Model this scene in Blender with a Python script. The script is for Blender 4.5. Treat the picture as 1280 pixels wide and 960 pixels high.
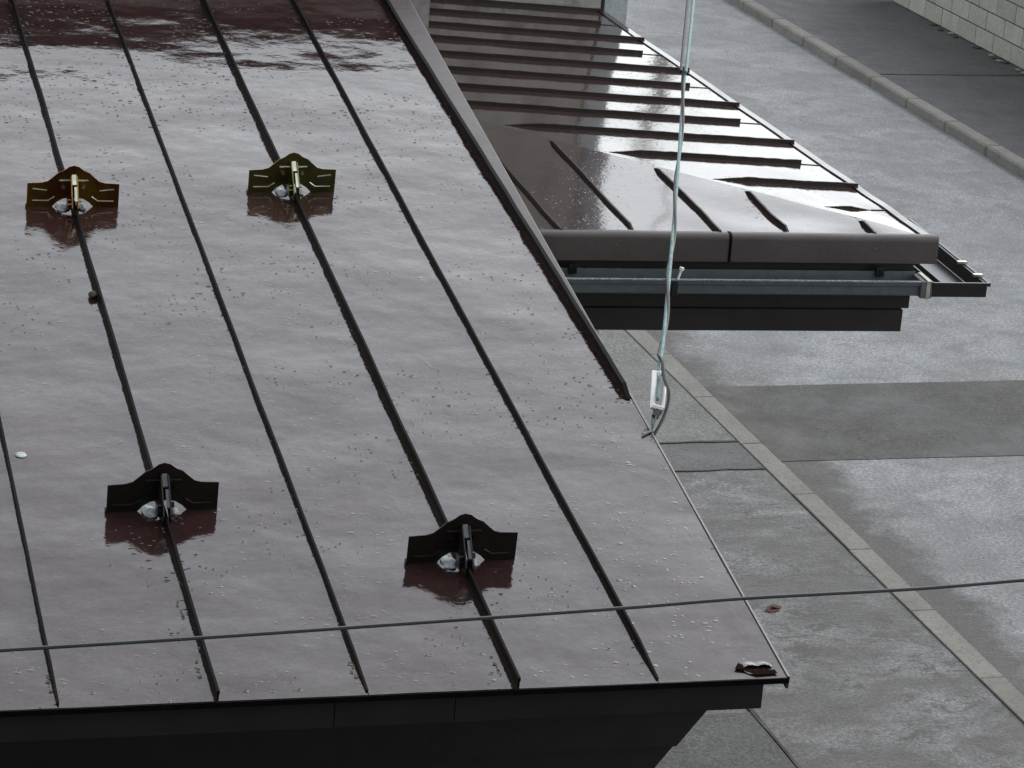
import bpy, bmesh, math, random
import numpy as np
from mathutils import Vector, Matrix, noise
random.seed(7)
for o in list(bpy.data.objects): bpy.data.objects.remove(o)
sc = bpy.context.scene
COL = sc.collection

# ------------------------------------------------------------------ camera
FPX = 3700.0                       # focal length in photo pixels (1280 wide)
CAMZ = 6.4                         # eye height above the pavement
def _n(v): return v/np.linalg.norm(v)
def _rc(p): return np.array([p[0]-640.0, p[1]-480.0, FPX])
_Y = _n(_rc((-496,-845)))          # vanishing point of the kerbs
_X = _n(np.cross(_Y, np.cross(_rc((1000,478)), _rc((1100,475.8)))))
if _X[0] < 0: _X = -_X
_Z = _n(np.cross(_X, _Y))
ROT = np.stack([_X,_Y,_Z])
def ray(p): return ROT @ _rc(p)
CAM = np.array([0,0,CAMZ])
def on_plane(p, N, d):             # plane N.(q-CAM)=d
    r = ray(p); return CAM + r*(d/(N@r))
def at_z(p, z): return on_plane(p, np.array([0,0,1.0]), z-CAMZ)
def at_y(p, y):
    r = ray(p); return CAM + r*(y/r[1])
cam = bpy.data.cameras.new('camera'); co = bpy.data.objects.new('camera', cam); COL.objects.link(co)
M = Matrix.Identity(4)
for i in range(3):
    M[i][0] = ROT[i,0]; M[i][1] = -ROT[i,1]; M[i][2] = -ROT[i,2]; M[i][3] = CAM[i]
co.matrix_world = M
cam.sensor_width = 36; cam.lens = FPX/1280*36; cam.clip_start = .1; cam.clip_end = 2000
sc.camera = co

# ------------------------------------------------------------------ sky, sun, exposure
SUN_AZ, SUN_EL = 75, 40            # degrees clockwise from +Y, and up
w = bpy.data.worlds.new('World'); sc.world = w; w.use_nodes = True
nt = w.node_tree; nt.nodes.clear()
sk = nt.nodes.new('ShaderNodeTexSky'); sk.sky_type = 'NISHITA'; sk.sun_disc = False
sk.sun_elevation = math.radians(SUN_EL); sk.sun_rotation = math.radians(SUN_AZ)
sk.air_density = 1.5; sk.dust_density = 1.0; sk.ozone_density = 1.0
hs = nt.nodes.new('ShaderNodeHueSaturation'); hs.inputs['Saturation'].default_value = .20
bg = nt.nodes.new('ShaderNodeBackground'); bg.inputs['Strength'].default_value = .15
wo = nt.nodes.new('ShaderNodeOutputWorld')
nt.links.new(sk.outputs[0], hs.inputs['Color']); nt.links.new(hs.outputs[0], bg.inputs[0]); nt.links.new(bg.outputs[0], wo.inputs[0])
sl = bpy.data.lights.new('sun','SUN'); sl.energy = .5; sl.angle = math.radians(25); sl.color = (1,.97,.93)
so = bpy.data.objects.new('sun', sl); COL.objects.link(so)
a, e = math.radians(SUN_AZ), math.radians(SUN_EL)
so.rotation_euler = Vector((math.sin(a)*math.cos(e), math.cos(a)*math.cos(e), math.sin(e))).to_track_quat('Z','Y').to_euler()
so.location = (6,6,14)
sc.view_settings.view_transform = 'Standard'; sc.view_settings.look = 'None'
sc.view_settings.gamma = 1.0; sc.view_settings.exposure = 1.10
sc.view_settings.use_curve_mapping = False

# ------------------------------------------------------------------ materials
class NT:
    def __init__(s, name):
        s.m = bpy.data.materials.new(name); s.m.use_nodes = True
        s.t = s.m.node_tree; s.b = s.t.nodes['Principled BSDF']
        s.geo = s.t.nodes.new('ShaderNodeNewGeometry')
    def N(s, typ, ins=None, **kw):
        n = s.t.nodes.new(typ)
        for k, v in kw.items(): setattr(n, k, v)
        for k, v in (ins or {}).items(): s.put(n.inputs[k], v)
        return n
    def put(s, sock, v):
        if isinstance(v, bpy.types.NodeSocket): s.t.links.new(v, sock)
        else: sock.default_value = v
    def pos(s, scale=(1,1,1), rot=(0,0,0)):
        return s.N('ShaderNodeMapping', {'Vector': s.geo.outputs['Position'], 'Scale': scale, 'Rotation': rot}).outputs[0]
    def noise(s, scale, detail=4, rough=.55, vec=None, dist=0.0):
        return s.N('ShaderNodeTexNoise', {'Vector': vec or s.geo.outputs['Position'], 'Scale': scale, 'Detail': detail, 'Roughness': rough, 'Distortion': dist}).outputs[0]
    def ramp(s, fac, stops):
        n = s.N('ShaderNodeValToRGB', {'Fac': fac}); cr = n.color_ramp
        while len(cr.elements) < len(stops): cr.elements.new(.5)
        for el, (p, c) in zip(cr.elements, stops):
            el.position = p; el.color = (c,c,c,1) if not hasattr(c,'__len__') else (*c,1)
        return n.outputs[0]
    def mix(s, fac, a, b, mode='MIX'):
        n = s.N('ShaderNodeMix', data_type='RGBA', blend_type=mode)
        s.put(n.inputs[0], fac)
        for i, v in ((6,a),(7,b)):
            s.put(n.inputs[i], v if isinstance(v, bpy.types.NodeSocket) else (*v,1))
        return n.outputs[2]
    def math(s, op, a, b=0.0):
        n = s.N('ShaderNodeMath', operation=op); s.put(n.inputs[0], a); s.put(n.inputs[1], b); return n.outputs[0]
    def bump(s, h, strength, dist, prev=None):
        n = s.N('ShaderNodeBump', {'Strength': strength, 'Distance': dist, 'Height': h})
        if prev is not None: s.t.links.new(prev, n.inputs['Normal'])
        return n.outputs[0]
    def set(s, **kw):
        for k, v in kw.items():
            k = k.replace('_',' ')
            if isinstance(v, tuple) and len(v) == 3: v = (*v,1)
            s.put(s.b.inputs[k], v)
        return s.m

def m_plain(name, col, rough=.5, metal=0., var=.25, scale=30., spec=.5, bump=0.):
    n = NT(name); f = n.noise(scale, 4)
    c = n.mix(n.ramp(f, [(.3,0),(.7,1)]), tuple(x*(1-var) for x in col), tuple(min(1,x*(1+var)) for x in col))
    kw = dict(Base_Color=c, Roughness=rough, Metallic=metal, Specular_IOR_Level=spec)
    if bump: kw['Normal'] = n.bump(f, 1.0, bump)
    return n.set(**kw)

def m_wet_metal(name, col, amp=1.0, coat=1.0, base_rough=.09, flecks=True, big=1.0, film=.035, grain=.4):
    """brown painted sheet under an uneven film of rain water"""
    n = NT(name)
    st = n.pos((1.0,1.5,1.0))
    big_n = n.noise(2.4, 3, .42, n.pos((1.0,1.2,1.0)))                       # slow buckling of the sheet
    mid = n.noise(8, 3, .5, n.pos((1.0,1.25,1.0)))
    fine = n.noise(40, 3, .6)
    gr = n.noise(240, 2, .5)
    beads = []
    for sc_, keep, rad in ((34.0,.86,.20),(62.0,.80,.24)):
        vv = n.N('ShaderNodeTexVoronoi', {'Vector': n.pos((1.0,1.35,1.0)), 'Scale': sc_, 'Randomness': 1.0}, feature='F1')
        pick = n.ramp(n.N('ShaderNodeSeparateColor', {0: vv.outputs['Color']}).outputs[0], [(keep,0),(keep+.01,1)])
        dens = n.ramp(n.noise(1.9, 4, .65), [(.42,.0),(.60,1)])
        wob = n.math('ADD', vv.outputs['Distance'], n.math('MULTIPLY', n.math('SUBTRACT', n.noise(70, 2, .5), .5), .28))
        beads.append(n.math('MULTIPLY', n.math('MULTIPLY', n.ramp(wob, [(rad*.35,1),(rad*1.4,0)]), pick), dens))
    nb = n.bump(big_n, 1, .018*amp*big)
    nb = n.bump(mid, 1, .0009*amp, nb)
    nb = n.bump(fine, 1, .00055*amp, nb)
    nb = n.bump(n.noise(130, 2, .6), 1, .00008*amp, nb)
    nb = n.bump(beads[0], 1, .0026*grain, nb)
    nb = n.bump(beads[1], 1, .0018*grain, nb)
    worn = n.noise(3.2, 6, .65)
    c = n.mix(n.ramp(worn, [(.35,0),(.68,1)]), tuple(x*.8 for x in col), tuple(x*1.25 for x in col))
    if flecks:
        vor = n.N('ShaderNodeTexVoronoi', {'Vector': n.geo.outputs['Position'], 'Scale': 21.0}, feature='F1')
        fl = n.math('MULTIPLY', n.ramp(n.math('ADD', vor.outputs['Distance'], n.math('MULTIPLY', gr, .25)), [(.2,1),(.3,0)]), n.ramp(n.noise(2.6,4,.7), [(.58,0),(.72,.45)]))
        c = n.mix(fl, c, (.16,.12,.085))
        c = n.mix(n.math('MULTIPLY', n.ramp(n.noise(110,2,.5), [(.66,0),(.72,1)]), .5), c, (.07,.04,.034))
    gn = n.math('ADD', n.math('MULTIPLY', n.noise(95, 3, .65), .6), n.math('MULTIPLY', n.noise(26, 4, .65), .4))
    c = n.mix(n.math('MULTIPLY', n.ramp(gn, [(.36,1),(.5,0)]), .55*grain), c, tuple(x*.35 for x in col))
    c = n.mix(n.math('MULTIPLY', n.ramp(gn, [(.5,0),(.66,1)]), .55*grain), c, tuple(x*.9+.010 for x in col))
    cw = n.math('MULTIPLY', n.ramp(gn, [(.33,1.0-.55*grain),(.6,1.0)]), coat)
    rnd = n.N('ShaderNodeObjectInfo').outputs['Random']
    runs = n.noise(9, 4, .6, n.pos((1.0,.09,.09)))
    c = n.mix(n.math('MULTIPLY', n.ramp(runs, [(.5,0),(.75,1)]), .35*grain), c, (.026,.021,.020))
    c = n.mix(n.math('MULTIPLY', rnd, .4*grain), c, tuple(x*1.6 for x in col))
    film_n = n.noise(4.5, 5, .6, st)
    cr = n.ramp(film_n, [(.3,film*.5),(.75,film*1.6)])
    return n.set(Base_Color=c, Roughness=base_rough, IOR=1.5, Normal=nb, Coat_Weight=cw, Coat_Roughness=cr, Coat_IOR=1.5, Coat_Normal=nb)

def m_asphalt(name, dark, light, lo=.40, hi=.62, gloss=.35, scale=1.1, stretch=(1,1,1), silt=None):
    n = NT(name)
    v = n.pos(stretch)
    a_ = n.noise(scale, 6, .62, v, .4); b_ = n.noise(scale*5, 6, .7, v); g = n.noise(42, 4, .75); g2 = n.noise(120, 3, .7)
    f = n.math('ADD', n.math('MULTIPLY', a_, .75), n.math('MULTIPLY', b_, .25))
    f = n.ramp(f, [(lo,0),(hi,1)])
    c = n.mix(f, dark, light)
    c = n.mix(1.0, c, n.ramp(g, [(.30,.50),(.5,1.0),(.70,1.65)]), 'MULTIPLY')
    c = n.mix(1.0, c, n.ramp(g2, [(.30,.60),(.5,1.0),(.70,1.45)]), 'MULTIPLY')
    c = n.mix(1.0, c, n.ramp(n.noise(scale*2.3, 6, .7, n.pos(tuple(q*.9 for q in stretch)), .8), [(.30,.72),(.5,1.0),(.70,1.22)]), 'MULTIPLY')
    st_ = n.noise(scale*3.1, 7, .72, n.pos(tuple(q*1.1 for q in stretch)), 1.2)
    c = n.mix(n.math('MULTIPLY', n.ramp(st_, [(.54,0),(.60,1)]), .5), c, tuple(q*1.1 for q in dark))
    pit = n.ramp(n.noise(30, 3, .6), [(.67,0),(.72,.7)])
    c = n.mix(pit, c, tuple(x*.4 for x in dark))
    c = n.mix(n.ramp(n.noise(37, 3, .6, n.pos((1,1,2))), [(.70,0),(.74,.4)]), c, tuple(min(1,x*1.6) for x in light))
    if silt is not None:            # silt washed against the kerb at x = silt
        xs = n.N('ShaderNodeSeparateXYZ', {0: n.geo.outputs['Position']}).outputs[0]
        d = n.math('SUBTRACT', n.math('SUBTRACT', xs, silt), n.math('MULTIPLY', n.ramp(n.noise(1.6, 6, .65), [(.38,0),(.72,1)]), .36))
        c = n.mix(n.math('MULTIPLY', n.ramp(n.math('ADD', d, n.math('MULTIPLY', n.math('SUBTRACT', n.noise(9, 5, .7), .5), .35)), [(.0,1),(.26,0)]), .72), c, (.040,.034,.029))
    r = n.ramp(n.math('ADD', n.math('MULTIPLY', f, .6), n.math('MULTIPLY', n.noise(scale*3, 5, .65, v), .4)), [(.1,gloss),(.75,.85)])
    nb = n.bump(g, 1, .0035); nb = n.bump(g2, 1, .0015, nb); nb = n.bump(a_, 1, .004, nb)
    return n.set(Base_Color=c, Roughness=r, Normal=nb, Specular_IOR_Level=.35)

BROWN = (.0235,.0115,.0108)
M_ROOF  = m_wet_metal('wet_brown_sheet_metal', BROWN, coat=.52, grain=.75)
M_ROOF2 = m_wet_metal('wet_brown_canopy_metal', (.034,.020,.019), amp=.55, big=.12, coat=.75, flecks=False, film=.03)
M_SEAM  = m_plain('dark_brown_seam', (.0035,.0024,.0022), .6, var=.5, scale=40, spec=.08)
M_SEAM2 = m_plain('wet_dark_brown_rib', (.020,.012,.012), .4, var=.4, scale=40, spec=.3)
M_CAP   = m_wet_metal('brown_trim_metal', (.050,.040,.039), amp=.4, big=.2, coat=.3, base_rough=.45, flecks=False, film=.35)
M_DARK  = m_plain('dark_brown_timber', (0.0078,0.0060,0.0054), .55, var=.6, scale=7, bump=.001)
M_BLACKW= m_plain('black_stained_siding', (.0055,.006,.006), .5, var=.4, scale=14, bump=.0015)
M_GUTTER= m_plain('blue_grey_gutter_plastic', (0.0840,0.0986,0.1053), .35, var=.15)
M_GUTDK = m_plain('dark_fittings_and_shaded_gutter', (.010,.0095,.010), .25, var=.3)  # dark fittings, and the corner gutter with its shade in the colour
M_GOLD  = None
M_BLKMET= m_plain('black_painted_steel', (.009,.0065,.005), .38, var=.4, scale=60)
M_ZINC  = m_plain('bright_zinc', (.62,.60,.50), .3, 1.0)
M_WHITE = m_plain('white_plastic', (.78,.80,.78), .4, var=.06)
M_OFFWHITE   = m_plain('matte_off_white', (.36,.39,.40), 1.0, var=.35, scale=90, spec=.05)
M_TEAL  = m_plain('pale_green_sheath', (.11,.19,.19), .5, var=.35, scale=45)
M_BLKW  = m_plain('black_cable_sheath', (.012,.013,.015), .45)
M_GREYW = m_plain('dark_grey_wire', (.028,.032,.036), .4)
def gold(name, c1, c2):
    n = NT(name); f = n.noise(11, 3, .5)
    return n.set(Base_Color=n.mix(n.ramp(f,[(.38,0),(.62,1)]), c1, c2), Metallic=1.0, Roughness=.3, Normal=n.bump(n.noise(90,3), 1, .0004))
M_GOLD  = gold('yellow_chromate_steel', (.22,.10,.04), (.36,.28,.05))
M_GOLD2 = gold('olive_chromate_steel', (.12,.16,.065), (.25,.235,.085))

M_ROAD  = m_asphalt('weathered_wet_asphalt', (0.1116,0.1163,0.1200), (0.2185,0.2251,0.2306), .36, .62, .50, silt=7.16)
M_PATCH = m_asphalt('dark_asphalt_patch', (0.0264,0.0252,0.0235), (0.0675,0.0656,0.0622), .40, .66, .42, silt=7.16)
M_WALK  = m_asphalt('mottled_pavement', (0.0297,0.0257,0.0229), (0.1755,0.1773,0.1773), .40, .60, .34, 1.3, (1.0,1.5,1))
M_WALKD = m_asphalt('dark_pavement_slab', (0.0475,0.0492,0.0475), (0.0953,0.0968,0.0936), .40, .65, .45)
M_WALKM = m_asphalt('grey_pavement', (0.0782,0.0765,0.0736), (0.1518,0.1501,0.1454), .40, .65, .42, 1.6)
M_FARW  = m_asphalt('dark_footpath_asphalt', (0.0457,0.0447,0.0474), (0.0747,0.0730,0.0766), .35, .7, .48)
M_GROUND= m_asphalt('ground_gravel', (0.0414,0.0414,0.0391), (0.0736,0.0736,0.0690), .4, .6, .5)
M_SILT  = m_asphalt('wet_silt', (0.0184,0.0156,0.0133), (0.0345,0.0304,0.0267), .35, .65, .35, 3)
def m_concrete(name, c1, c2, moss=(.05,.055,.035), m0=.55):
    n = NT(name); f = n.noise(2.5,6,.65); g = n.noise(85,4,.7)
    c = n.mix(n.ramp(f,[(.35,0),(.65,1)]), c1, c2)
    c = n.mix(n.math('MULTIPLY', n.N('ShaderNodeObjectInfo').outputs['Random'], .35), c, tuple(x*.55 for x in c1))
    c = n.mix(n.ramp(n.noise(30,4,.7),[(.33,.6),(.5,0)]), c, tuple(x*.5 for x in c1))
    c = n.mix(n.ramp(g,[(.35,.5),(.6,0)]), c, tuple(x*.55 for x in c1))
    c = n.mix(n.ramp(n.noise(5,6,.75),[(m0,0),(m0+.17,.6)]), c, moss)
    return n.set(Base_Color=c, Roughness=.8, Normal=n.bump(g,1,.003))
M_KERB  = m_concrete('kerb_concrete', (0.1572,0.1538,0.1365), (0.2330,0.2275,0.2059), m0=.62)
M_BLOCK = m_concrete('concrete_block', (.30,.305,.262), (.42,.425,.37), m0=.60)
M_JOINT = m_plain('mortar_joint', (.045,.046,.038), .8)
M_STUCCO= m_concrete('mossy_render', (0.3421,0.3421,0.3041), (0.4372,0.4277,0.3802), m0=.48)
M_PALE  = m_concrete('pale_blue_render', (0.3872,0.4312,0.4400), (0.4752,0.5192,0.5280), moss=(.30,.34,.32), m0=.6)
M_CLAD  = m_plain('dark_brown_cladding', (.085,.072,.072), .5)
M_UPPER = m_plain('grey_brown_wall', (.26,.24,.235), .7)
M_LEAF  = m_plain('dead_leaf', (.07,.045,.022), .6)
M_REDL  = m_plain('red_leaf', (.075,.02,.017), .5)
M_RUST  = m_plain('rust', (.012,.006,.004), .95, var=.6, scale=120, spec=.02)
M_DIRT  = m_plain('moss_lump', (.03,.028,.02), .8)

# ------------------------------------------------------------------ mesh helpers
class MB:
    def __init__(s): s.v = []; s.f = []
    def quadbox(s, p):                       # 8 corners: bottom ring, top ring
        b = len(s.v); s.v += [tuple(q) for q in p]
        s.f += [tuple(b+i for i in q) for q in ((3,2,1,0),(4,5,6,7),(0,1,5,4),(1,2,6,5),(2,3,7,6),(3,0,4,7))]
        return s
    def box(s, x0,x1,y0,y1,z0,z1):
        return s.quadbox([(x0,y0,z0),(x1,y0,z0),(x1,y1,z0),(x0,y1,z0),(x0,y0,z1),(x1,y0,z1),(x1,y1,z1),(x0,y1,z1)])
    def prism(s, poly, o, ex, ey, ez, t):    # poly in (ex,ey), thickness t centred on ez
        o,ex,ey,ez = map(np.asarray,(o,ex,ey,ez)); b = len(s.v); n_ = len(poly)
        for sg in (-.5,.5):
            for x,y in poly: s.v.append(tuple(o+ex*x+ey*y+ez*(t*sg)))
        s.f.append(tuple(b+i for i in range(n_))[::-1]); s.f.append(tuple(b+n_+i for i in range(n_)))
        for i in range(n_): j=(i+1)%n_; s.f.append((b+i,b+j,b+n_+j,b+n_+i))
        return s
    def sweep(s, pts, prof_fn, ex, up, cap=True):   # profile polygons placed at each point
        ex,up = np.asarray(ex),np.asarray(up); b = len(s.v); k = None
        for i,p in enumerate(pts):
            pr = prof_fn(i); k = len(pr)
            for x,y in pr: s.v.append(tuple(np.asarray(p)+ex*x+up*y))
        for i in range(len(pts)-1):
            for j in range(k):
                q=(j+1)%k; s.f.append((b+i*k+j,b+i*k+q,b+(i+1)*k+q,b+(i+1)*k+j))
        if cap:
            s.f.append(tuple(b+j for j in range(k))[::-1]); e=b+(len(pts)-1)*k; s.f.append(tuple(e+j for j in range(k)))
        return s
    def tube(s, pts, r, n_=8):
        pts=[np.asarray(p,float) for p in pts]; b=len(s.v)
        for i,p in enumerate(pts):
            t=_n(pts[min(i+1,len(pts)-1)]-pts[max(i-1,0)]); ref=np.array([0,0,1.]) if abs(t[2])<.9 else np.array([1.,0,0])
            a1=_n(np.cross(t,ref)); a2=np.cross(t,a1); rr=r[i] if hasattr(r,'__len__') else r
            for j in range(n_):
                an=2*math.pi*j/n_; s.v.append(tuple(p+a1*rr*math.cos(an)+a2*rr*math.sin(an)))
        for i in range(len(pts)-1):
            for j in range(n_): q=(j+1)%n_; s.f.append((b+i*n_+j,b+i*n_+q,b+(i+1)*n_+q,b+(i+1)*n_+j))
        s.f.append(tuple(b+j for j in range(n_))[::-1]); e=b+(len(pts)-1)*n_; s.f.append(tuple(e+j for j in range(n_)))
        return s
    def slab(s, fn, nu, nv, down):            # curved sheet fn(a,b)->point, with thickness vector down
        b=len(s.v); down=np.asarray(down)
        for j in range(nv+1):
            for i in range(nu+1): s.v.append(tuple(fn(i/nu,j/nv)))
        m_=(nu+1)*(nv+1)
        rim=[(i,0) for i in range(nu+1)]+[(nu,j) for j in range(1,nv+1)]+[(i,nv) for i in range(nu-1,-1,-1)]+[(0,j) for j in range(nv-1,0,-1)]
        for j in range(nv):
            for i in range(nu):
                q=b+j*(nu+1)+i; s.f.append((q,q+1,q+nu+2,q+nu+1))
        b2=len(s.v)
        for (i,j) in rim: s.v.append(tuple(np.asarray(s.v[b+j*(nu+1)+i])+down))
        k=len(rim)
        for q in range(k):
            i0=b+rim[q][1]*(nu+1)+rim[q][0]; r2=(q+1)%k; i1=b+rim[r2][1]*(nu+1)+rim[r2][0]
            s.f.append((i0,b2+q,b2+r2,i1))
        return s
    def blob(s, c, rx, ry, rz, seed=0, amp=.25, seg=22, ring=12, ax=None):
        c=np.asarray(c); b=len(s.v); ax=ax or ((1,0,0),(0,1,0),(0,0,1)); ax=[np.asarray(q,float) for q in ax]
        for i in range(ring+1):
            th=math.pi*i/ring
            for j in range(seg):
                ph=2*math.pi*j/seg; d=np.array([math.sin(th)*math.cos(ph),math.sin(th)*math.sin(ph),math.cos(th)])
                k=1+amp*noise.noise(Vector(d*1.6)+Vector((seed*7.3,seed*1.7,0)))
                s.v.append(tuple(c+ax[0]*d[0]*rx*k+ax[1]*d[1]*ry*k+ax[2]*d[2]*rz*k))
        for i in range(ring):
            for j in range(seg): q=(j+1)%seg; s.f.append((b+i*seg+j,b+(i+1)*seg+j,b+(i+1)*seg+q,b+i*seg+q))
        return s
    def build(s, name, mat, parent=None, smooth=False, bevel=0):
        me=bpy.data.meshes.new(name); me.from_pydata([tuple(map(float,q)) for q in s.v],[],s.f); me.validate()
        bm=bmesh.new(); bm.from_mesh(me); bmesh.ops.remove_doubles(bm,verts=bm.verts,dist=1e-6); bmesh.ops.recalc_face_normals(bm,faces=bm.faces)
        if bevel: bmesh.ops.bevel(bm,geom=bm.edges[:],offset=bevel,segments=1,affect='EDGES')
        bm.to_mesh(me); bm.free()
        if smooth:
            for p in me.polygons: p.use_smooth=True
            if smooth!='all': me.set_sharp_from_angle(angle=.6)
        me.materials.append(mat)
        o=bpy.data.objects.new(name,me); COL.objects.link(o)
        if parent is not None:
            o.parent=parent; o.location=tree_off(parent)
        return o
def world_loc(o):
    v=Vector(o.location)
    while o.parent: o=o.parent; v+=Vector(o.location)
    return v
def tree_off(parent): return -world_loc(parent)     # meshes are written in world metres
def thing(name, loc, label, cat, group=None):
    o=bpy.data.objects.new(name,None); COL.objects.link(o); o.location=tuple(map(float,loc)); o.empty_display_size=.1
    return tag(o,label,cat,group)
def tag(o,label,cat,group=None,kind=None):
    o['label']=label; o['category']=cat
    if group: o['group']=group
    if kind: o['kind']=kind
    return o
def structure(o,label=None,cat=None):
    o['kind']='structure'
    if label: o['label']=label; o['category']=cat or o.name.split('.')[0].replace('_',' ')
    return o
def nz(x,y=0,z=0): return noise.noise(Vector((x,y,z)))

# ================================================================== the ground
structure(MB().box(-150,250,-60,300,-1.0,-.012).build('ground',M_GROUND),'wide bare ground under the street and houses','ground')
KX0,KX1 = 6.995,7.15               # near kerb
FX0,FX1 = 12.22,12.38              # far kerb
def sheet(name,x0,x1,y0,y1,z,mat,label,cat,parent=None):
    o=MB().box(x0,x1,y0,y1,z-.03,z).build(name,mat,parent)
    return structure(o,label,cat) if parent is None else o
road=sheet('road',KX1+.001,FX0,-30,120,0.0,M_ROAD,'wet grey asphalt road between the two kerbs','road')
# dark resurfaced band across the road, ragged ends at the kerb
def ragged(name,poly,z,mat,parent):
    b=MB(); b.v=[(x,y,z) for x,y in poly]; b.f=[tuple(range(len(poly)))]
    b.v+= [(x,y,z-.02) for x,y in poly]; k=len(poly)
    b.f+=[(i,(i+1)%k,k+(i+1)%k,k+i) for i in range(k)]
    return b.build(name,mat,parent)
def rag_edge(a,b_,n_,amp,seed):
    a=np.array(a);b_=np.array(b_);t=_n(b_-a);p=np.array([-t[1],t[0]])
    return [tuple(a+(b_-a)*i/n_+p*amp*nz(i*1.7+seed,seed)) for i in range(n_+1)]
ragged('asphalt_patch',rag_edge((7.152,16.68),(12.2,16.62),40,.012,3)+rag_edge((12.2,18.15),(7.152,18.16),40,.006,9),.004,M_PATCH,road)
walk=sheet('pavement',-30,KX0-.004,-30,120,0.0,M_WALK,'mottled wet pavement strip beside the near kerb','pavement')
ragged('pavement_strip',rag_edge((3.0,16.56),(KX0-.006,16.56),24,.02,1)+rag_edge((KX0-.006,17.05),(3.0,17.07),24,.02,6),.004,M_WALKD,walk)
ragged('pavement_slab',rag_edge((3.0,17.1),(KX0-.006,17.08),24,.015,11)+rag_edge((KX0-.006,40),(3.0,40),6,.02,6),.004,M_WALKM,walk)
for yy,sd in ((17.075,2),(16.56,5)):
    ragged('pavement_crack',rag_edge((3.0,yy-.012),(KX0-.006,yy-.012),30,.022,sd)+rag_edge((KX0-.006,yy+.012),(3.0,yy+.012),30,.022,sd+.3)[::1],.008,M_SILT,walk)
ragged('pavement_slab',[(2.0,6),(5.575,6),(5.575,13.05),(2.0,13.05)],.004,M_WALKD,walk)
ragged('pavement_crack',rag_edge((5.575,6),(5.58,13.5),30,.012,4)+rag_edge((5.60,13.5),(5.595,6),30,.012,4.2),.008,M_SILT,walk)
kerb=bpy.data.objects.new('kerb',None); COL.objects.link(kerb); kerb.location=(7.07,14,0); structure(kerb,'flush row of pale kerb stones beside the pavement','kerb')
k0=14.225-.93*6
for i in range(20):
    y0=k0+i*.93; dx=.007*nz(i*3.1); dz=.003*nz(i*5.3)
    MB().box(KX0+dx,KX1+dx,y0+.004,y0+.926,-.2,.009+dz).build('kerb_stone',M_KERB,kerb,bevel=.006)
MB().box(KX0+.01,KX1-.01,k0,k0+20*.93,-.25,.001).build('kerb_bed',M_JOINT,kerb)
fk=bpy.data.objects.new('kerb',None); COL.objects.link(fk); fk.location=(12.3,28,0); structure(fk,'raised kerb along the far footpath','kerb')
for i in range(26):
    y0=18+i*.93; dx=.005*nz(i*3.1,5)
    MB().box(FX0+dx,FX1+dx,y0+.003,y0+.927,-.2,.10).build('kerb_stone',M_KERB,fk,bevel=.018)
fw=sheet('footpath',FX1+.006,30,-30,120,.075,M_FARW,'dark asphalt footpath beside the block wall','footpath')
ragged('pavement_crack',rag_edge((12.4,27.50),(14.15,27.50),14,.02,2)+rag_edge((14.15,27.54),(12.4,27.54),14,.02,2.2),.079,M_SILT,fw)

# ================================================================== block wall across the street
WX=14.16
bw=thing('block_wall',(WX,27,.075),'pale concrete block wall along the far footpath','wall')
MB().box(WX+.012,WX+.15,20.02,31.28,.02,1.78).build('mortar_core',M_JOINT,bw)
L,Hc=.45,.207
proto={}
for r in range(8):
    y=20.0+(L/2 if r%2 else 0); z=.085+r*Hc
    if r%2: MB().box(WX,WX+.16,20.0,y-.005,z,z+Hc-.014).build('block',M_BLOCK,bw,bevel=.004)
    while y<31.3-.05:
        y1=min(y+L,31.3); dx=.003*nz(y*3,r*2.1)
        MB().box(WX+dx,WX+.16,y+.005,y1-.005,z,z+Hc-.014).build('block',M_BLOCK,bw,bevel=.004)
        y=y1
wl=thing('gate_pier',(14.5,33,.075),'dark grey concrete pier past the end of the block wall','pier')
MB().box(14.42,14.75,31.6,33.6,.02,1.7).build('shaft',M_FARW,wl,bevel=.02); MB().box(14.39,14.78,31.57,33.63,1.7,1.78).build('coping',M_KERB,wl,bevel=.01)
lf=MB(); lf.v=[(WX-.02,20,.077),(WX-.02,31.3,.077),(WX-.10,31.3,.077),(WX-.10,20,.077)]
for i in range(26):
    yy=23+random.random()*8; MB().blob((WX-.03-.05*random.random(),yy,.083),.02+.03*random.random(),.05,.012,i).build('weed_tuft' if i%3 else 'mortar_crumb',M_DIRT if i%3 else M_KERB,bw)

# ================================================================== neighbour's wall behind the canopy
nb=thing('neighbour_building',(3,17,0),'pale mossy rendered building rising behind the far canopy','building')
MB().box(-6,5.57,16.42,24,0,6.3).build('front_wall',M_STUCCO,nb)
MB().box(5.615,5.80,16.60,24,0,6.3).build('corner_pier',M_PALE,nb)
MB().box(-6.2,5.82,16.36,24.2,6.303,6.5).build('roof_coping',M_CLAD,nb)
nw=at_y((757,8),16.40)
MB().tube([(5.592,16.47,0),(5.592,16.47,6.3)],.02).build('downpipe',M_GUTDK,nb)

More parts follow.
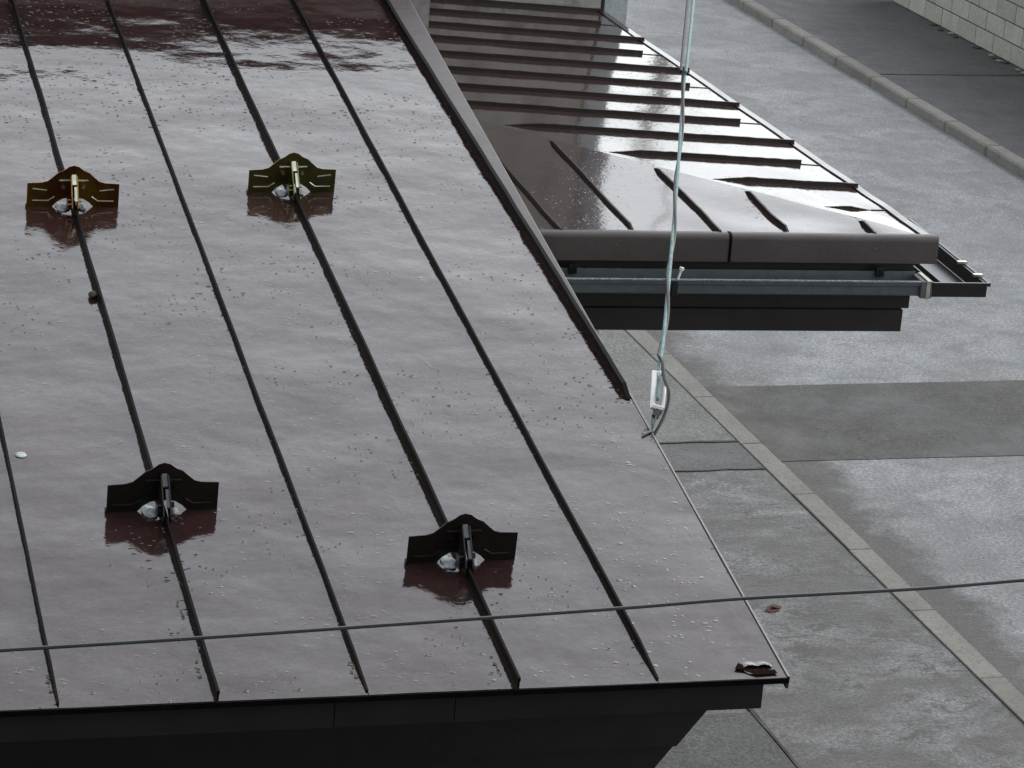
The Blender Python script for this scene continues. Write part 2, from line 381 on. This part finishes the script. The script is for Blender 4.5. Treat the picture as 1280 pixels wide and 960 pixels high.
# ================================================================== the house with the near roof
az=math.radians(1.273); pt=math.radians(7.656)
U=np.array([math.cos(az),-math.sin(az),0]); S=np.array([math.sin(az)*math.cos(pt),math.cos(az)*math.cos(pt),math.sin(pt)]); NR=np.cross(U,S)
D1=-3.4238
def F1(u,v,h=0.): return CAM+U*u+S*v+NR*(D1+h)
def px1(p):
    q=on_plane(p,NR,D1)-CAM; return float(q@U),float(q@S)
EV=5.295; TV=10.50
def edge_u(v): return 2.372+.0268*(v-EV)
house=thing('house',(0,9,0),'house under the wet brown standing seam metal roof','house')
seamU={-2:-.27,-1:.066,0:.40,1:.732,2:1.072,3:1.402,4:1.7405,5:2.064,6:2.397}
sk_=sorted(seamU)
def wav(u,v): return .0022*nz(u*2.1,v*.8,3)+.0008*nz(u*7,v*3.2,1)
for i,k in enumerate(sk_):
    ua=seamU[k]; last=(k==6)
    if k==6: break
    k2=sk_[i+1]
    if k2==6:
        def fn(a,b,ua=ua):
            v=EV+(TV-EV)*b; ub=min(seamU[6],edge_u(v)-.0)
            if v<6.70: ub=edge_u(v)
            u=ua+.001+(ub-ua-.002)*a; return F1(u,v,wav(u,v))
    else:
        ub=seamU[k2]
        def fn(a,b,ua=ua,ub=ub):
            v=EV+(TV-EV)*b; u=ua+.001+(ub-ua-.002)*a; return F1(u,v,wav(u,v))
    MB().slab(fn,8,90,-NR*.006).build('roof_panel',M_ROOF,house,smooth=True)
def fn(a,b):
    v=6.72+(TV-6.72)*b; u=2.400+(edge_u(v)-2.400)*a; return F1(u,v,.003*a)
MB().slab(fn,2,60,-NR*.02).build('verge_flashing',M_CAP,house)
# thin turned-up verge edge
MB().sweep([F1(edge_u(v),v,0) for v in np.linspace(EV,TV,40)],lambda i:[(-.003,-.03),(.003,-.03),(.003,.001),(-.003,.003)],U,NR).build('verge_edge',M_CAP,house)
def seam(u,v0,v1,h,name='standing_seam',flat=0.,wtop=.010,mat=None,parent=None):
    n_=70; vs=np.linspace(v0,v1,n_); pts=[];hs=[]
    for v in vs:
        hh=h*(1+.10*nz(v*5,u*9))
        if flat and v<v0+flat: hh=max(.004,hh*(v-v0)/flat)
        hs.append(hh); pts.append(F1(u+.0022*nz(v*2.3,u*5),v,0))
    def prof(i):
        hh=hs[i]; t=min(.008,hh*.5)
        return [(-.0025,-.004),(-.0025,hh-t),(-wtop*.55,hh-t),(-wtop*.55,hh),(wtop*.45,hh),(wtop*.45,hh-t),(.0015,hh-t),(.0015,-.004)]
    return MB().sweep(pts,prof,U,NR).build(name,mat or M_SEAM,parent or house)
for k in sk_:
    if k==6: continue
    if k%2==0: seam(seamU[k],EV+.003,TV,.023,wtop=.006)
    else: seam(seamU[k],EV+.012,TV,.015,flat=.12,wtop=.0055)
seam(seamU[6],6.676,TV,.025,'verge_seam',flat=.03,wtop=.012)
# eave: drip edge, fascia, soffit, deck
e0=F1(-.6,EV); e1=F1(edge_u(EV),EV)
def along(u): return F1(u,EV)
YA=U; ZU=np.array([0,0,1.]); IN=np.array([math.sin(az),math.cos(az),0])
def prism_u(poly,u0,u1,name,mat,u1f=None):     # profile in (inward, up) extruded along the eave
    pts=[along(u0),along(u1)]
    return MB().sweep(pts,lambda i:poly,IN,ZU).build(name,mat,house)
prism_u([(-.004,-.014),(-.004,-.001),(.10,.006),(.10,-.014)],-.6,edge_u(EV),'drip_edge',M_SEAM)
for a_,b_ in ((-.6,1.33),(1.332,1.60),(1.602,2.318)):
    prism_u([(.012,-.080),(.012,-.0145),(.045,-.0145),(.045,-.080)],a_,b_,'fascia_board',M_DARK)
prism_u([(.0455,-.07),(.0455,-.02),(.50,-.02),(.50,-.07)],-.6,2.30,'soffit',M_DARK)
def fn(a,b):
    v=EV+.06+(TV-EV-.06)*b; u=-.6+(edge_u(v)-.03+.6)*a; return F1(u,v,-.012)
MB().slab(fn,1,2,-NR*.04).build('roof_deck',M_DARK,house)
# lapped siding below the eave; its end is cut back on the slant
wy=.48
def wallpt(u,z,inn): q=along(u)+IN*inn; return np.array([q[0],q[1],z])
q0=at_y((890,885),6.12); q1=at_y((820,960),6.12); sl_=(q0[0]-q1[0])/(q0[2]-q1[2])
nbrd=36; bh=.095; ztop=q0[2]
zs=along(0)[2]-.071
MB().quadbox([wallpt(a_,ztop,b_) for a_,b_ in ((-.6,wy-.02),(q0[0]-.14,wy-.02),(q0[0]-.14,wy+.02),(-.6,wy+.02))]+[wallpt(a_,zs,b_) for a_,b_ in ((-.6,wy-.02),(q0[0]-.14,wy-.02),(q0[0]-.14,wy+.02),(-.6,wy+.02))]).build('frieze_board',M_BLACKW,house)
for i in range(nbrd):
    z1=ztop-i*bh; z0=max(z1-bh,0.02)
    if z1<.05: break
    ua=q0[0]+(z1-q0[2])*sl_; ub=q0[0]+(z0-q0[2])*sl_
    ua=max(ua,1.80)-.14; ub=max(ub,1.80)-.14
    b=MB(); A=lambda u,z,d: wallpt(u,z,d)
    b.quadbox([A(-.6,z0,wy-.016),A(ub,z0,wy-.016),A(ub,z0,wy+.02),A(-.6,z0,wy+.02),A(-.6,z1,wy-.004),A(ua,z1,wy-.004),A(ua,z1,wy+.02),A(-.6,z1,wy+.02)])
    b.build('siding_board',M_BLACKW,house)
b=MB(); p=[wallpt(-.6,0,wy+.021),wallpt(1.655,0,wy+.021),wallpt(1.655,0,5.05),wallpt(-.6,0,5.05)]; zt=along(0)[2]-.075
b.quadbox(p+[(x,y,zt) for x,y,_ in p]).build('wall_core',M_DARK,house)
# unseen wall added past the roof end, sized for its reflection there
p=[wallpt(-3.0,0,5.10),wallpt(2.72,0,5.10),wallpt(2.72,0,12),wallpt(-3.0,0,12)]
UT=4.70
MB().quadbox([(x,y,.0) for x,y,_ in p]+[(x,y,UT) for x,y,_ in p]).build('unseen_reflected_wall',M_UPPER,house)
p=[wallpt(-3.1,0,5.02),wallpt(2.80,0,5.02),wallpt(2.80,0,12.1),wallpt(-3.1,0,12.1)]
MB().quadbox([(x,y,UT+.003) for x,y,_ in p]+[(x,y,UT+.09) for x,y,_ in p]).build('unseen_wall_cap',M_SEAM,house)
# torn, rusted corner of the eave
for (pp,hh,nm,mt) in (([(918,838),(922,830),(928,832),(931,840),(945,845),(972,843),(968,838),(950,840),(936,840),(930,836)],.003,'rust_hole',M_RUST),):
    poly=[px1(q) for q in pp]; c=np.mean(poly,axis=0)
    b=MB(); b.v=[tuple(F1(u,v,hh)) for u,v in poly]; b.f=[tuple(range(len(poly)))]; b.build(nm,mt,house)
def fn(a,b):
    u0,v0=px1((929,838)); u1,v1=px1((968,839)); u=u0+(u1-u0)*a; v=v0+.008+.026*b
    return F1(u,v,.002+.009*(1-b)**1.5*(.35+.5*abs(math.sin(a*5+.6)))*min(1,4*a,4*(1-a)))
MB().slab(fn,14,4,-NR*.001).build('torn_flap',M_ROOF,house)

# ================================================================== snow guards
def wing_outline():
    top=[(-.133,.073),(-.092,.075),(-.074,.080),(-.058,.094),(-.044,.107),(-.032,.112),(-.024,.117),(-.014,.125),(0,.129)]
    bot=[(.133,0),(.060,0),(.047,.014),(.030,.025),(.012,.028)]
    t=top+[(-x,y) for x,y in top[-2::-1]]
    return t+bot+[(-x,y) for x,y in bot[::-1]]
def snow_guard(label,mat,bright,copy=None):
    ex=np.array([1.,0,0]); ey=np.array([0,0,1.]); ez=np.array([0,1.,0])
    t=thing('snow_guard',(0,0,0),label,'snow guard','snow guards clamped to the roof seams')
    o=np.array([0,0,-.0015])
    b=MB(); b.prism(wing_outline(),o,ex,ey,ez,.0025); wing=b.build('wing_plate',mat,t)
    b=MB(); b.quadbox([(-.137,-.010,.0),(-.133,-.010,.0),(-.133,.002,.0),(-.137,.002,.0),(-.137,-.010,.010),(-.133,-.010,.008),(-.133,.002,.012),(-.137,.002,.012)]); b.build('edge_lip',mat,wing)
    rm=bright if bright else mat
    def rib(pts,r=.0022):
        MB().tube([(x,-.0022,z) for x,z in pts],r,6).build('pressed_rib',rm,wing,smooth=True)
    for sx in (-1,1):
        rib([(sx*.118,.018),(sx*.072,.018),(sx*.054,.031)])
        if bright: rib([(sx*.118,.055),(sx*.076,.050)])
    rib([(-.042,.082),(.042,.082)],.003)
    # clamp cheeks gripping the seam, running down the slope
    side=[(0,.098),(-.012,.100),(-.050,.060),(-.078,.026),(-.082,.004),(-.060,.003),(-.010,.030),(0,.032)]
    for sx,nm in ((-1,'clamp_cheek'),(1,'clamp_cheek')):
        MB().prism(side,(sx*.0085,0,0),(0,1.,0),ey,ex,.003).build(nm,mat,t)
    MB().prism([(-.004,.1005),(-.028,.079),(-.028,.075),(-.004,.096)],(0.0,0,0),(0,1.,0),ey,ex,.012).build('clamp_edge_highlight',M_ZINC if bright else M_GUTTER,t)  # pale strips put the highlight on the clamp's top edge into colour
    MB().prism([(-.034,.0745),(-.064,.042),(-.064,.038),(-.034,.070)],(0.004,0,0),(0,1.,0),ey,ex,.010).build('clamp_edge_highlight',M_ZINC if bright else M_GUTTER,t)
    def bolt(x,y,z,d,r=.0055,l=.008):
        d=np.array(d); MB().tube([np.array([x,y,z]),np.array([x,y,z])+d*l],r,6).build('bolt',M_ZINC if bright else mat,t)
    bolt(-.030,-.001,.062,(0,-1,0)); bolt(.028,-.001,.062,(0,-1,0)); bolt(.0105,-.040,.036,(1,0,0),.007,.010); bolt(-.0105,-.052,.030,(-1,0,0),.007,.010)
    MB().box(-.022,-.0105,-.058,-.030,.012,.045).build('clamp_block',mat,t,bevel=.002)
    return t
guards=[((88.5,258),seamU[2],'gold chromate snow guard with reddish wings, level with the olive one',M_GOLD,M_ZINC,.86),
        ((363,240),seamU[4],'olive green chromate snow guard, level with the reddish gold one',M_GOLD2,M_ZINC,.86),
        ((196,638),seamU[2],'black snow guard on the same seam as the reddish gold one',M_BLKMET,None,1.0),
        ((570,701.5),seamU[4],'black snow guard on the same seam as the olive one',M_BLKMET,None,1.0)]
RB=Matrix(((U[0],S[0],NR[0]),(U[1],S[1],NR[1]),(U[2],S[2],NR[2])))
def place(t,q,twist=0):
    t.rotation_euler=(RB @ Matrix.Rotation(twist,3,'Z')).to_euler(); t.location=tuple(q)
for n_,(p,su,lab,mat,br,scl) in enumerate(guards):
    g=snow_guard(lab,mat,br)
    u,v=px1(p); place(g,F1(su,v,.001),(-.02,.03,.015,.02)[n_])
    L_=('reddish gold','olive green','black')
    who=('the reddish gold snow guard','the olive green snow guard','the black snow guard below the gold one','the black snow guard below the olive one')[n_]
    dab=MB().blob(F1(su-.030,v-.012,.002),.019,.024,.009,n_*3+1,.35,ax=(U,S,NR)).blob(F1(su-.036,v+.004,.002),.013,.016,.007,n_*3+2,.35,ax=(U,S,NR))  # low pale lumps set in and beside the guard's arch
    o=dab.build('white_lump',M_OFFWHITE,smooth='all'); tag(o,'small white lump under '+who,'dab','white lumps under the snow guards')
    dab=MB().blob(F1(su+.026,v-.010,.003),.012,.016,.009,n_*3+7,.35,ax=(U,S,NR))
    o=dab.build('white_crumb',M_OFFWHITE,smooth='all'); tag(o,'tiny white crumb right against '+who,'dab','white lumps under the snow guards')

# small things lying on the near roof
def on_roof_blob(name,p,r,mat,label,cat,h=.6,seed=1,group=None,amp=.4):
    u,v=px1(p); o=MB().blob(F1(u,v,r*h*.5),r,r*1.1,r*h,seed,amp,ax=(U,S,NR)).build(name,mat,smooth='all'); return tag(o,label,cat,group)
on_roof_blob('bird_dropping',(26,569),.014,M_OFFWHITE,'flat white bird dropping on the brown roof','dropping',.18,3,amp=.1)
on_roof_blob('moss_clump',(116,372),.012,M_DIRT,'small dark clump of moss beside the seam above a black snow guard','moss',1.0,5)
leafp=[((228,762),'below the black snow guard under the gold one',7),((250,838),'at the eave end of the seam under the gold snow guard',9),((66,858),'at the eave end of the seam left of the gold snow guard\'s',7),((444,838),'at the eave end of the low seam between the two guarded seams',6),((622,832),'at the eave end of the seam under the olive snow guard',8)]
for i,(p,wh,cnt) in enumerate(leafp):
    u,v=px1(p); b=MB()
    for k in range(cnt):
        an=random.random()*6.3; r_=.0022+.0035*random.random(); ca,sa=math.cos(an),math.sin(an)
        poly=[(math.cos(t)*r_*(1+.4*nz(t*2,i+k)),math.sin(t)*r_*.5) for t in np.linspace(0,2*math.pi,8)[:-1]]
        b.prism([(x*ca-y*sa,x*sa+y*ca) for x,y in poly],F1(u-.002-.008*random.random()+.0*k,v+.05*(random.random()-.5)*1.6,.0015+.002*random.random()),U,_n(S+NR*.3),_n(NR-S*.3),.0008)
    tag(b.build('leaf_litter',M_LEAF),'thin line of leaf crumbs '+wh,'leaf litter','leaf litter along the roof seams')
q=at_z((966,764),.0)
b=MB(); b.prism([(-.05,0),(-.02,.025),(.02,.03),(.055,.005),(.02,-.02),(-.02,-.03)],q+np.array([0,0,.016]),(1,0,.1),(0,1,.35),(0,-.35,1),.003); b.prism([(-.03,0),(.0,.02),(.04,.012),(.03,-.012)],q+np.array([.01,.0,.022]),(1,0,-.3),(0,1,-.5),(0,.5,1),.003)
tag(b.build('red_leaf',M_REDL),'curled dark red leaf lying on the wet pavement','leaf')

# ================================================================== the canopy
ZE=3.0; XE=5.56; YC=11.585; KE=.0662; TP=math.tan(math.radians(3.45)); cK=math.cos(math.atan(KE)); XM=2.75
cn=thing('canopy',(4.5,14,0),'wet brown hipped metal canopy with grey gutter over the pavement','canopy')
def ye(x): return YC+KE*(XE-x)
def t_of_y(y): return (y-YC)*cK/(1+KE*cK)
def y_of_t(t): return YC+t*(1+KE*cK)/cK
def dent(x,y):
    d=math.hypot(x-XE,(y-YC)); k=max(0,1-d/1.25)
    return .0020*nz(x*3.1,y*2.1,2)+.016*k*nz(x*4.2,y*3.4,7)+.002*k*nz(x*13,y*9,4)
def zr(x,y): return ZE+(XE-x)*TP+dent(x,y)
def zf(x,y): return ZE+(y-ye(x))*cK*TP+dent(x,y)
DN=np.array([0,0,-.006])
rY=[11.60,12.02,12.417,12.82,13.24,13.63,14.02,14.41,14.80,15.19,15.57,15.95,16.33,16.42]
for i in range(len(rY)-1):
    ya,yb=rY[i]+.001,rY[i+1]-.001
    def fn(a,b,ya=ya,yb=yb):
        y=ya+(yb-ya)*b; xl=max(XM,XE-t_of_y(y)-.0); x=xl+(XE-xl)*a; return (x,y,zr(x,y))
    MB().slab(fn,60,6,DN).build('roof_panel',M_ROOF2,cn,smooth=True)
fX=[2.75,3.19,3.54,3.874,4.21,4.596,4.917,5.307,5.555]
for i in range(len(fX)-1):
    xa,xb=fX[i]+.001,fX[i+1]-.001
    def fn(a,b,xa=xa,xb=xb):
        x=xa+(xb-xa)*a; y0=ye(x); y1=y_of_t(XE-x); y=y0+(y1-y0)*b; return (x,y,zf(x,y))
    MB().slab(fn,8,30,DN).build('roof_panel',M_ROOF2,cn,smooth=True)
def crib(pts,side,h,name,taper0=0.,taper1=0.,w_=.009):
    n_=len(pts); hs=[]; LN=float(np.linalg.norm(np.array(pts[-1])-np.array(pts[0]))); taper0=min(.5,taper0/LN); taper1=min(.5,taper1/LN)
    for i in range(n_):
        a_=i/(n_-1); hh=h*(1+.12*nz(i*.4,pts[0][1]*3))
        if taper0 and a_<taper0: hh=max(.0015,hh*a_/taper0)
        if taper1 and a_>1-taper1: hh=max(.0015,hh*(1-a_)/taper1)
        hs.append(hh)
    return MB().sweep(pts,lambda i:[(-.003,-.004),(-.003,hs[i]-min(.006,hs[i]*.5)),(-w_*.55,hs[i]-min(.006,hs[i]*.5)),(-w_*.55,hs[i]),(w_*.45,hs[i]),(.003,-.004)],side,(0,0,1)).build(name,M_SEAM2,cn)
for i,y in enumerate(rY[1:-1]):
    xl=max(XM,XE-t_of_y(y)+.05); full=(i%2==1)
    xr=XE-(.002 if full else (.14+.03*nz(i*2.2)))
    if i==0: xl=XE-.33; xr=XE-.10
    pts=[(x,y+.004*nz(x*2,y),zr(x,y)) for x in np.linspace(xl,xr,60)]
    crib(pts,(0,1.,0),.021 if i else .013,'standing_seam',taper0=.17 if xl>XM and i else (.12 if i==0 else 0),taper1=0 if (full or i) else .10)
    if not full:
        pts=[(x,y,zr(x,y)) for x in np.linspace(xr,XE-.005,8)]; crib(pts,(0,1.,0),.003,'flattened_seam_end')
for i,x in enumerate(fX[1:-1]):
    y0=ye(x)+(.004 if i%2==0 else .05); y1=y_of_t(XE-x)-.05
    pts=[(x+.006*nz(y*3,x*4),y,zf(x,y)) for y in np.linspace(y0,y1,30)]
    crib(pts,(1.,0,0),(.016 if i<4 else .019) ,'standing_seam',taper0=0 if i%2==0 else .04,taper1=.05)
# right edge lip
MB().sweep([(XE+.006*nz(y*1.3,2),y,ZE+.002+dent(XE,y)) for y in np.linspace(YC,16.42,60)],lambda i:[(-.028,-.002),(-.028,.006),(.006,.008),(.010,.0),(.010,-.05),(.002,-.05),(.0,-.006)],(1.,0,0),(0,0,1)).build('edge_lip',M_ROOF2,cn)
# rounded front trim in two lengths
fdir=_n(np.array([1.,-KE,0])); fout=np.array([-KE*cK,-cK,0.])   # along the front, outward
def fp(x,out=0.,z=0.): q=np.array([x,ye(x),ZE+z]); return q+fout*out
prof=[(-.012,-.004),(-.012,.012),(-.002,.014),(.018,.012),(.027,.007),(.0325,-.003),(.034,-.014),(.036,-.112),(.028,-.112),(.026,-.02),(.012,-.006)]
for xa,xb in ((2.75,4.628),(4.632,5.592)):
    pts=[fp(x,0,.0015*nz(x*4)) for x in np.linspace(xa,xb,24)]
    MB().sweep(pts,lambda i:prof,fout,(0,0,1)).build('front_trim',M_CAP,cn,smooth=True)
MB().sweep([fp(4.624),fp(4.636)],lambda i:[(x*1.06+.001,y+.0015) for x,y in prof],fout,(0,0,1)).build('trim_joint',M_SEAM,cn)
MB().sweep([(5.565,YC+.02,ZE),(5.565,16.4,ZE)],lambda i:[(0,-.11),(.02,-.11),(.02,-.052),(0,-.052)],(1.,0,0),(0,0,1)).build('side_fascia',M_CAP,cn)
# soffit body, two stepped boards
def fbox(x0,x1,o0,o1,z0,z1,name,mat,par=None,bev=0):
    p=[fp(x0,o1,z0),fp(x1,o1,z0),fp(x1,o0,z0),fp(x0,o0,z0)]; q=[fp(x0,o1,z1),fp(x1,o1,z1),fp(x1,o0,z1),fp(x0,o0,z1)]
    return MB().quadbox(p+q).build(name,mat,par or cn,bevel=bev)
fbox(2.75,5.50,-.10,.0,-.33,-.12,'fascia_board',M_DARK)
fbox(2.75,5.47,-.06,.012,-.435,-.335,'fascia_board',M_DARK)
MB().quadbox([(2.75,ye(2.75)-.0,ZE-.118),(5.53,ye(5.53),ZE-.118),(5.53,16.4,ZE-.118),(2.75,16.4,ZE-.118),(2.75,ye(2.75),ZE-.03),(5.53,ye(5.53),ZE-.03),(5.53,16.4,ZE-.03),(2.75,16.4,ZE-.03)]).build('soffit',M_DARK,cn)
MB().box(3.2,3.6,12.0,16.42,0,2.86).build('wall',M_BLACKW,cn)
# ---- gutter along the front
gt=[(.022,-.150),(.022,-.225),(.030,-.235),(.118,-.235),(.126,-.228),(.130,-.190),(.136,-.186),(.140,-.168),(.130,-.166),(.128,-.178),(.120,-.182),(.118,-.222),(.034,-.226),(.030,-.150)]
gut=MB().sweep([fp(2.75),fp(5.50)],lambda i:gt,fout,(0,0,1)).build('gutter',M_GUTTER,cn)
MB().sweep([fp(2.76),fp(5.49)],lambda i:[(.127,-.168),(.127,-.163),(.1405,-.163),(.1405,-.168)],fout,(0,0,1)).build('gutter_lip',m_plain('speckled_lip',(.22,.25,.27),.4,var=.8,scale=120),gut)
cx=float(at_y((849,352),11.5)[0])
for x in (cx,):
    fbox(x-.012,x+.012,.128,.146,-.235,-.172,'gutter_hanger',M_GUTDK,gut)
    q=fp(x+.012,.136,-.165); MB().tube([q,q+np.array([.012,0,.045])],.0055).tube([q+np.array([.012,0,.043]),q+np.array([.015,0,.055])],.011).build('white_bolt',M_WHITE,gut)
for x in (3.93,5.33):
    fbox(x-.018,x+.018,.028,.045,-.170,-.128,'hanger_strap',M_GUTDK,gut)
# corner: union sleeve and the outlet box, its weaker light put into dark plastic
fbox(5.49,5.545,.018,.143,-.240,-.162,'gutter_union',M_GUTTER,gut,.003)
fbox(5.515,5.535,.013,.146,-.243,-.158,'gutter_union_rib',M_ZINC,gut,.002)
gx0,gx1=5.546,5.80
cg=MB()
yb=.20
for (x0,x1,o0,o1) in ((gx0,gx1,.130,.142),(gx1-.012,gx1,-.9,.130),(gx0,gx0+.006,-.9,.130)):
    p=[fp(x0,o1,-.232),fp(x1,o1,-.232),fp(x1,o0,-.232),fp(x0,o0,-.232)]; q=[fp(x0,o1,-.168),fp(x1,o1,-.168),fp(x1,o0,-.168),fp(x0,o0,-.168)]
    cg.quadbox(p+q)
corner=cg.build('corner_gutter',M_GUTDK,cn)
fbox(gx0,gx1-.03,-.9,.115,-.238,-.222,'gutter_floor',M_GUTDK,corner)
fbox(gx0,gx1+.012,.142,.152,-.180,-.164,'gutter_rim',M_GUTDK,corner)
fbox(gx1,gx1+.012,-.9,.142,-.180,-.164,'gutter_rim',M_GUTTER,corner)
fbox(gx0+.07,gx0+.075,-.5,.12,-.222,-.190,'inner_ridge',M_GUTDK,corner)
for o_ in (.03,-.17): fbox(gx1-.03,gx1+.014,o_,o_+.02,-.166,-.155,'rim_clip',M_ZINC,corner)

# ================================================================== wires
# drop cable: from a hook on the roof verge, up and away to a pole across the street
u0,v0=px1((815,540)); hook=F1(edge_u(v0)+.004,v0,.0)
def along_ray(p,d): r=_n(ray(p)); return CAM+r*d
dh=np.linalg.norm(hook-CAM)
top=along_ray((868,0),10.3)
pole_top=top+_n(np.array([top[0]-hook[0],top[1]-hook[1],0]))*27+np.array([0,0,2.9])
ctl=[((818,518),dh+.05),((822,466),dh+.12),((829,425),dh+.35),((836,350),dh+.75),((842,280),dh+1.1),((849,190),dh+1.55),((856,90),10.3-.55),((866,8),10.3)]
pp=[along_ray(p,d) for p,d in ctl]
def smooth_path(P,n_=8):
    P=[np.array(q,float) for q in P]; out=[]
    for i in range(len(P)-1):
        p0=P[max(i-1,0)];p1=P[i];p2=P[i+1];p3=P[min(i+2,len(P)-1)]
        for k in range(n_):
            t=k/n_; out.append(.5*((2*p1)+(-p0+p2)*t+(2*p0-5*p1+4*p2-p3)*t*t+(-p0+3*p1-3*p2+p3)*t**3))
    return out+[P[-1]]
far=[pp[-1]+(pole_top-pp[-1])*t-np.array([0,0,1.0])*.5*math.sin(math.pi*t)*.0 for t in (.25,.5,.75,1.0)]
ms=smooth_path([pp[1]]+pp[2:]+far,10)
drop=thing('drop_cable',hook,'pale green messenger wire and black cable rising from the roof verge','cable')
MB().tube(ms,.0055,7).build('messenger_wire',M_TEAL,drop,smooth=True)
side=np.array([1.,0,0])
bl=[]
for i,q in enumerate(ms):
    a_=i/len(ms); k=i*.55; d=.012 if i<64 else .012+.0008*(i-64)
    off=np.array([math.cos(k*.8)*.006,0,math.sin(k*.8)*.006]) if i<52 else np.array([-.012-.010*math.sin((i-52)*.12),0,.004])
    bl.append(q+off)
loop=[along_ray(p,dh+dd) for p,dd in (((818,543),.01),((828,525),.03),((835,505),.05),((836,490),.07),((830,472),.10),((828,452),.16))]
MB().tube(smooth_path(loop+bl[6:8],6)+bl[8:],.0048,6).build('black_cable',M_BLKW,drop,smooth=True)
# hook and the white tension clamp
MB().tube([hook,along_ray((815,528),dh+.02),along_ray((818,512),dh+.05)],.003,6).build('hook_wire',M_GUTTER,drop)
MB().tube([F1(edge_u(v0)-.03,v0-.02,.006),hook+NR*.004,along_ray((820,520),dh+.03)],.003,6).build('hook_wire',M_GUTTER,drop)
cl=thing('tension_clamp',along_ray((817,512),dh+.05),'white plastic tension clamp holding the cable at the roof verge','clamp')
def bar(p0,p1,d0,d1,w_,name,mat):
    a_=along_ray(p0,d0); b_=along_ray(p1,d1); t=_n(b_-a_); x=_n(np.cross(t,ROT[:,2])); y=np.cross(t,x)
    MB().sweep([a_,b_],lambda i:[(-w_/2,-.006),(w_/2,-.006),(w_/2,.006),(-w_/2,.006)],x,y).build(name,mat,cl,bevel=.002)
bar((815.5,511),(818,464),dh+.05,dh+.12,.013,'clamp_rail',M_WHITE)
bar((828,513),(831,484),dh+.05,dh+.10,.008,'clamp_rail',M_WHITE)
bar((815,507),(829,511),dh+.045,dh+.045,.012,'clamp_bridge',M_WHITE)
bar((821,468),(827,466),dh+.115,dh+.115,.014,'clamp_bridge',M_WHITE)
bar((822,500),(824,474),dh+.05,dh+.11,.008,'clamp_grip',M_TEAL)
bar((818,522),(824,513),dh+.03,dh+.045,.018,'clamp_shackle',M_GUTDK)
# wire slung across the front of the house
wp=[(0,813),(240,798),(500,780),(780,760),(930,748),(1145,736),(1280,725)]
pts=[at_y(p,4.75) for p in wp]
sl0=(pts[1]-pts[0]); sl1=pts[-1]-pts[-2]
a0=pts[0]-_n(sl0)*9; a1=pts[-1]+_n(sl1)*14
cross=MB().tube([a0]+smooth_path(pts,8)+[a1],.0035,6).build('overhead_wire',M_GREYW,smooth=True); tag(cross,'thin dark wire strung level across the eave of the brown roof','wire')
# poles that carry the wires, out of view
def pole(x,y,h,label):
    t=thing('utility_pole',(x,y,0),label,'pole')
    MB().tube([(x,y,-.3),(x,y,h)],[.16,.11],14).build('shaft',M_KERB,t,smooth=True); MB().box(x-.7,x+.7,y-.05,y+.05,h-.5,h-.4).build('crossarm',M_GREYW,t)
pole(float(pole_top[0])+.13,float(pole_top[1]),float(pole_top[2])+.45,'concrete utility pole carrying the pale green drop cable')
pole(float(a1[0]),float(a1[1])+.14,float(a1[2])+.6,'concrete utility pole carrying the thin overhead wire')

# ================================================================== the house the view is taken from
oh=thing('observer_house',(0,-2,0),'tall house with dark window facing the brown roof','house')
MB().box(-14,9,-6,-1.2,0,5.2).box(-14,-1.3,-6,-1.2,5.2,7.4).box(1.3,9,-6,-1.2,5.2,7.4).box(-14,9,-6,-1.2,7.4,10.2).build('wall',M_CLAD,oh)
MB().box(-1.3,1.3,-2.2,-2.0,5.2,7.4).build('window_recess',M_DARK,oh)
MB().box(-14.5,9.5,-6.5,-.7,10.2,10.4).build('roof',M_SEAM,oh)
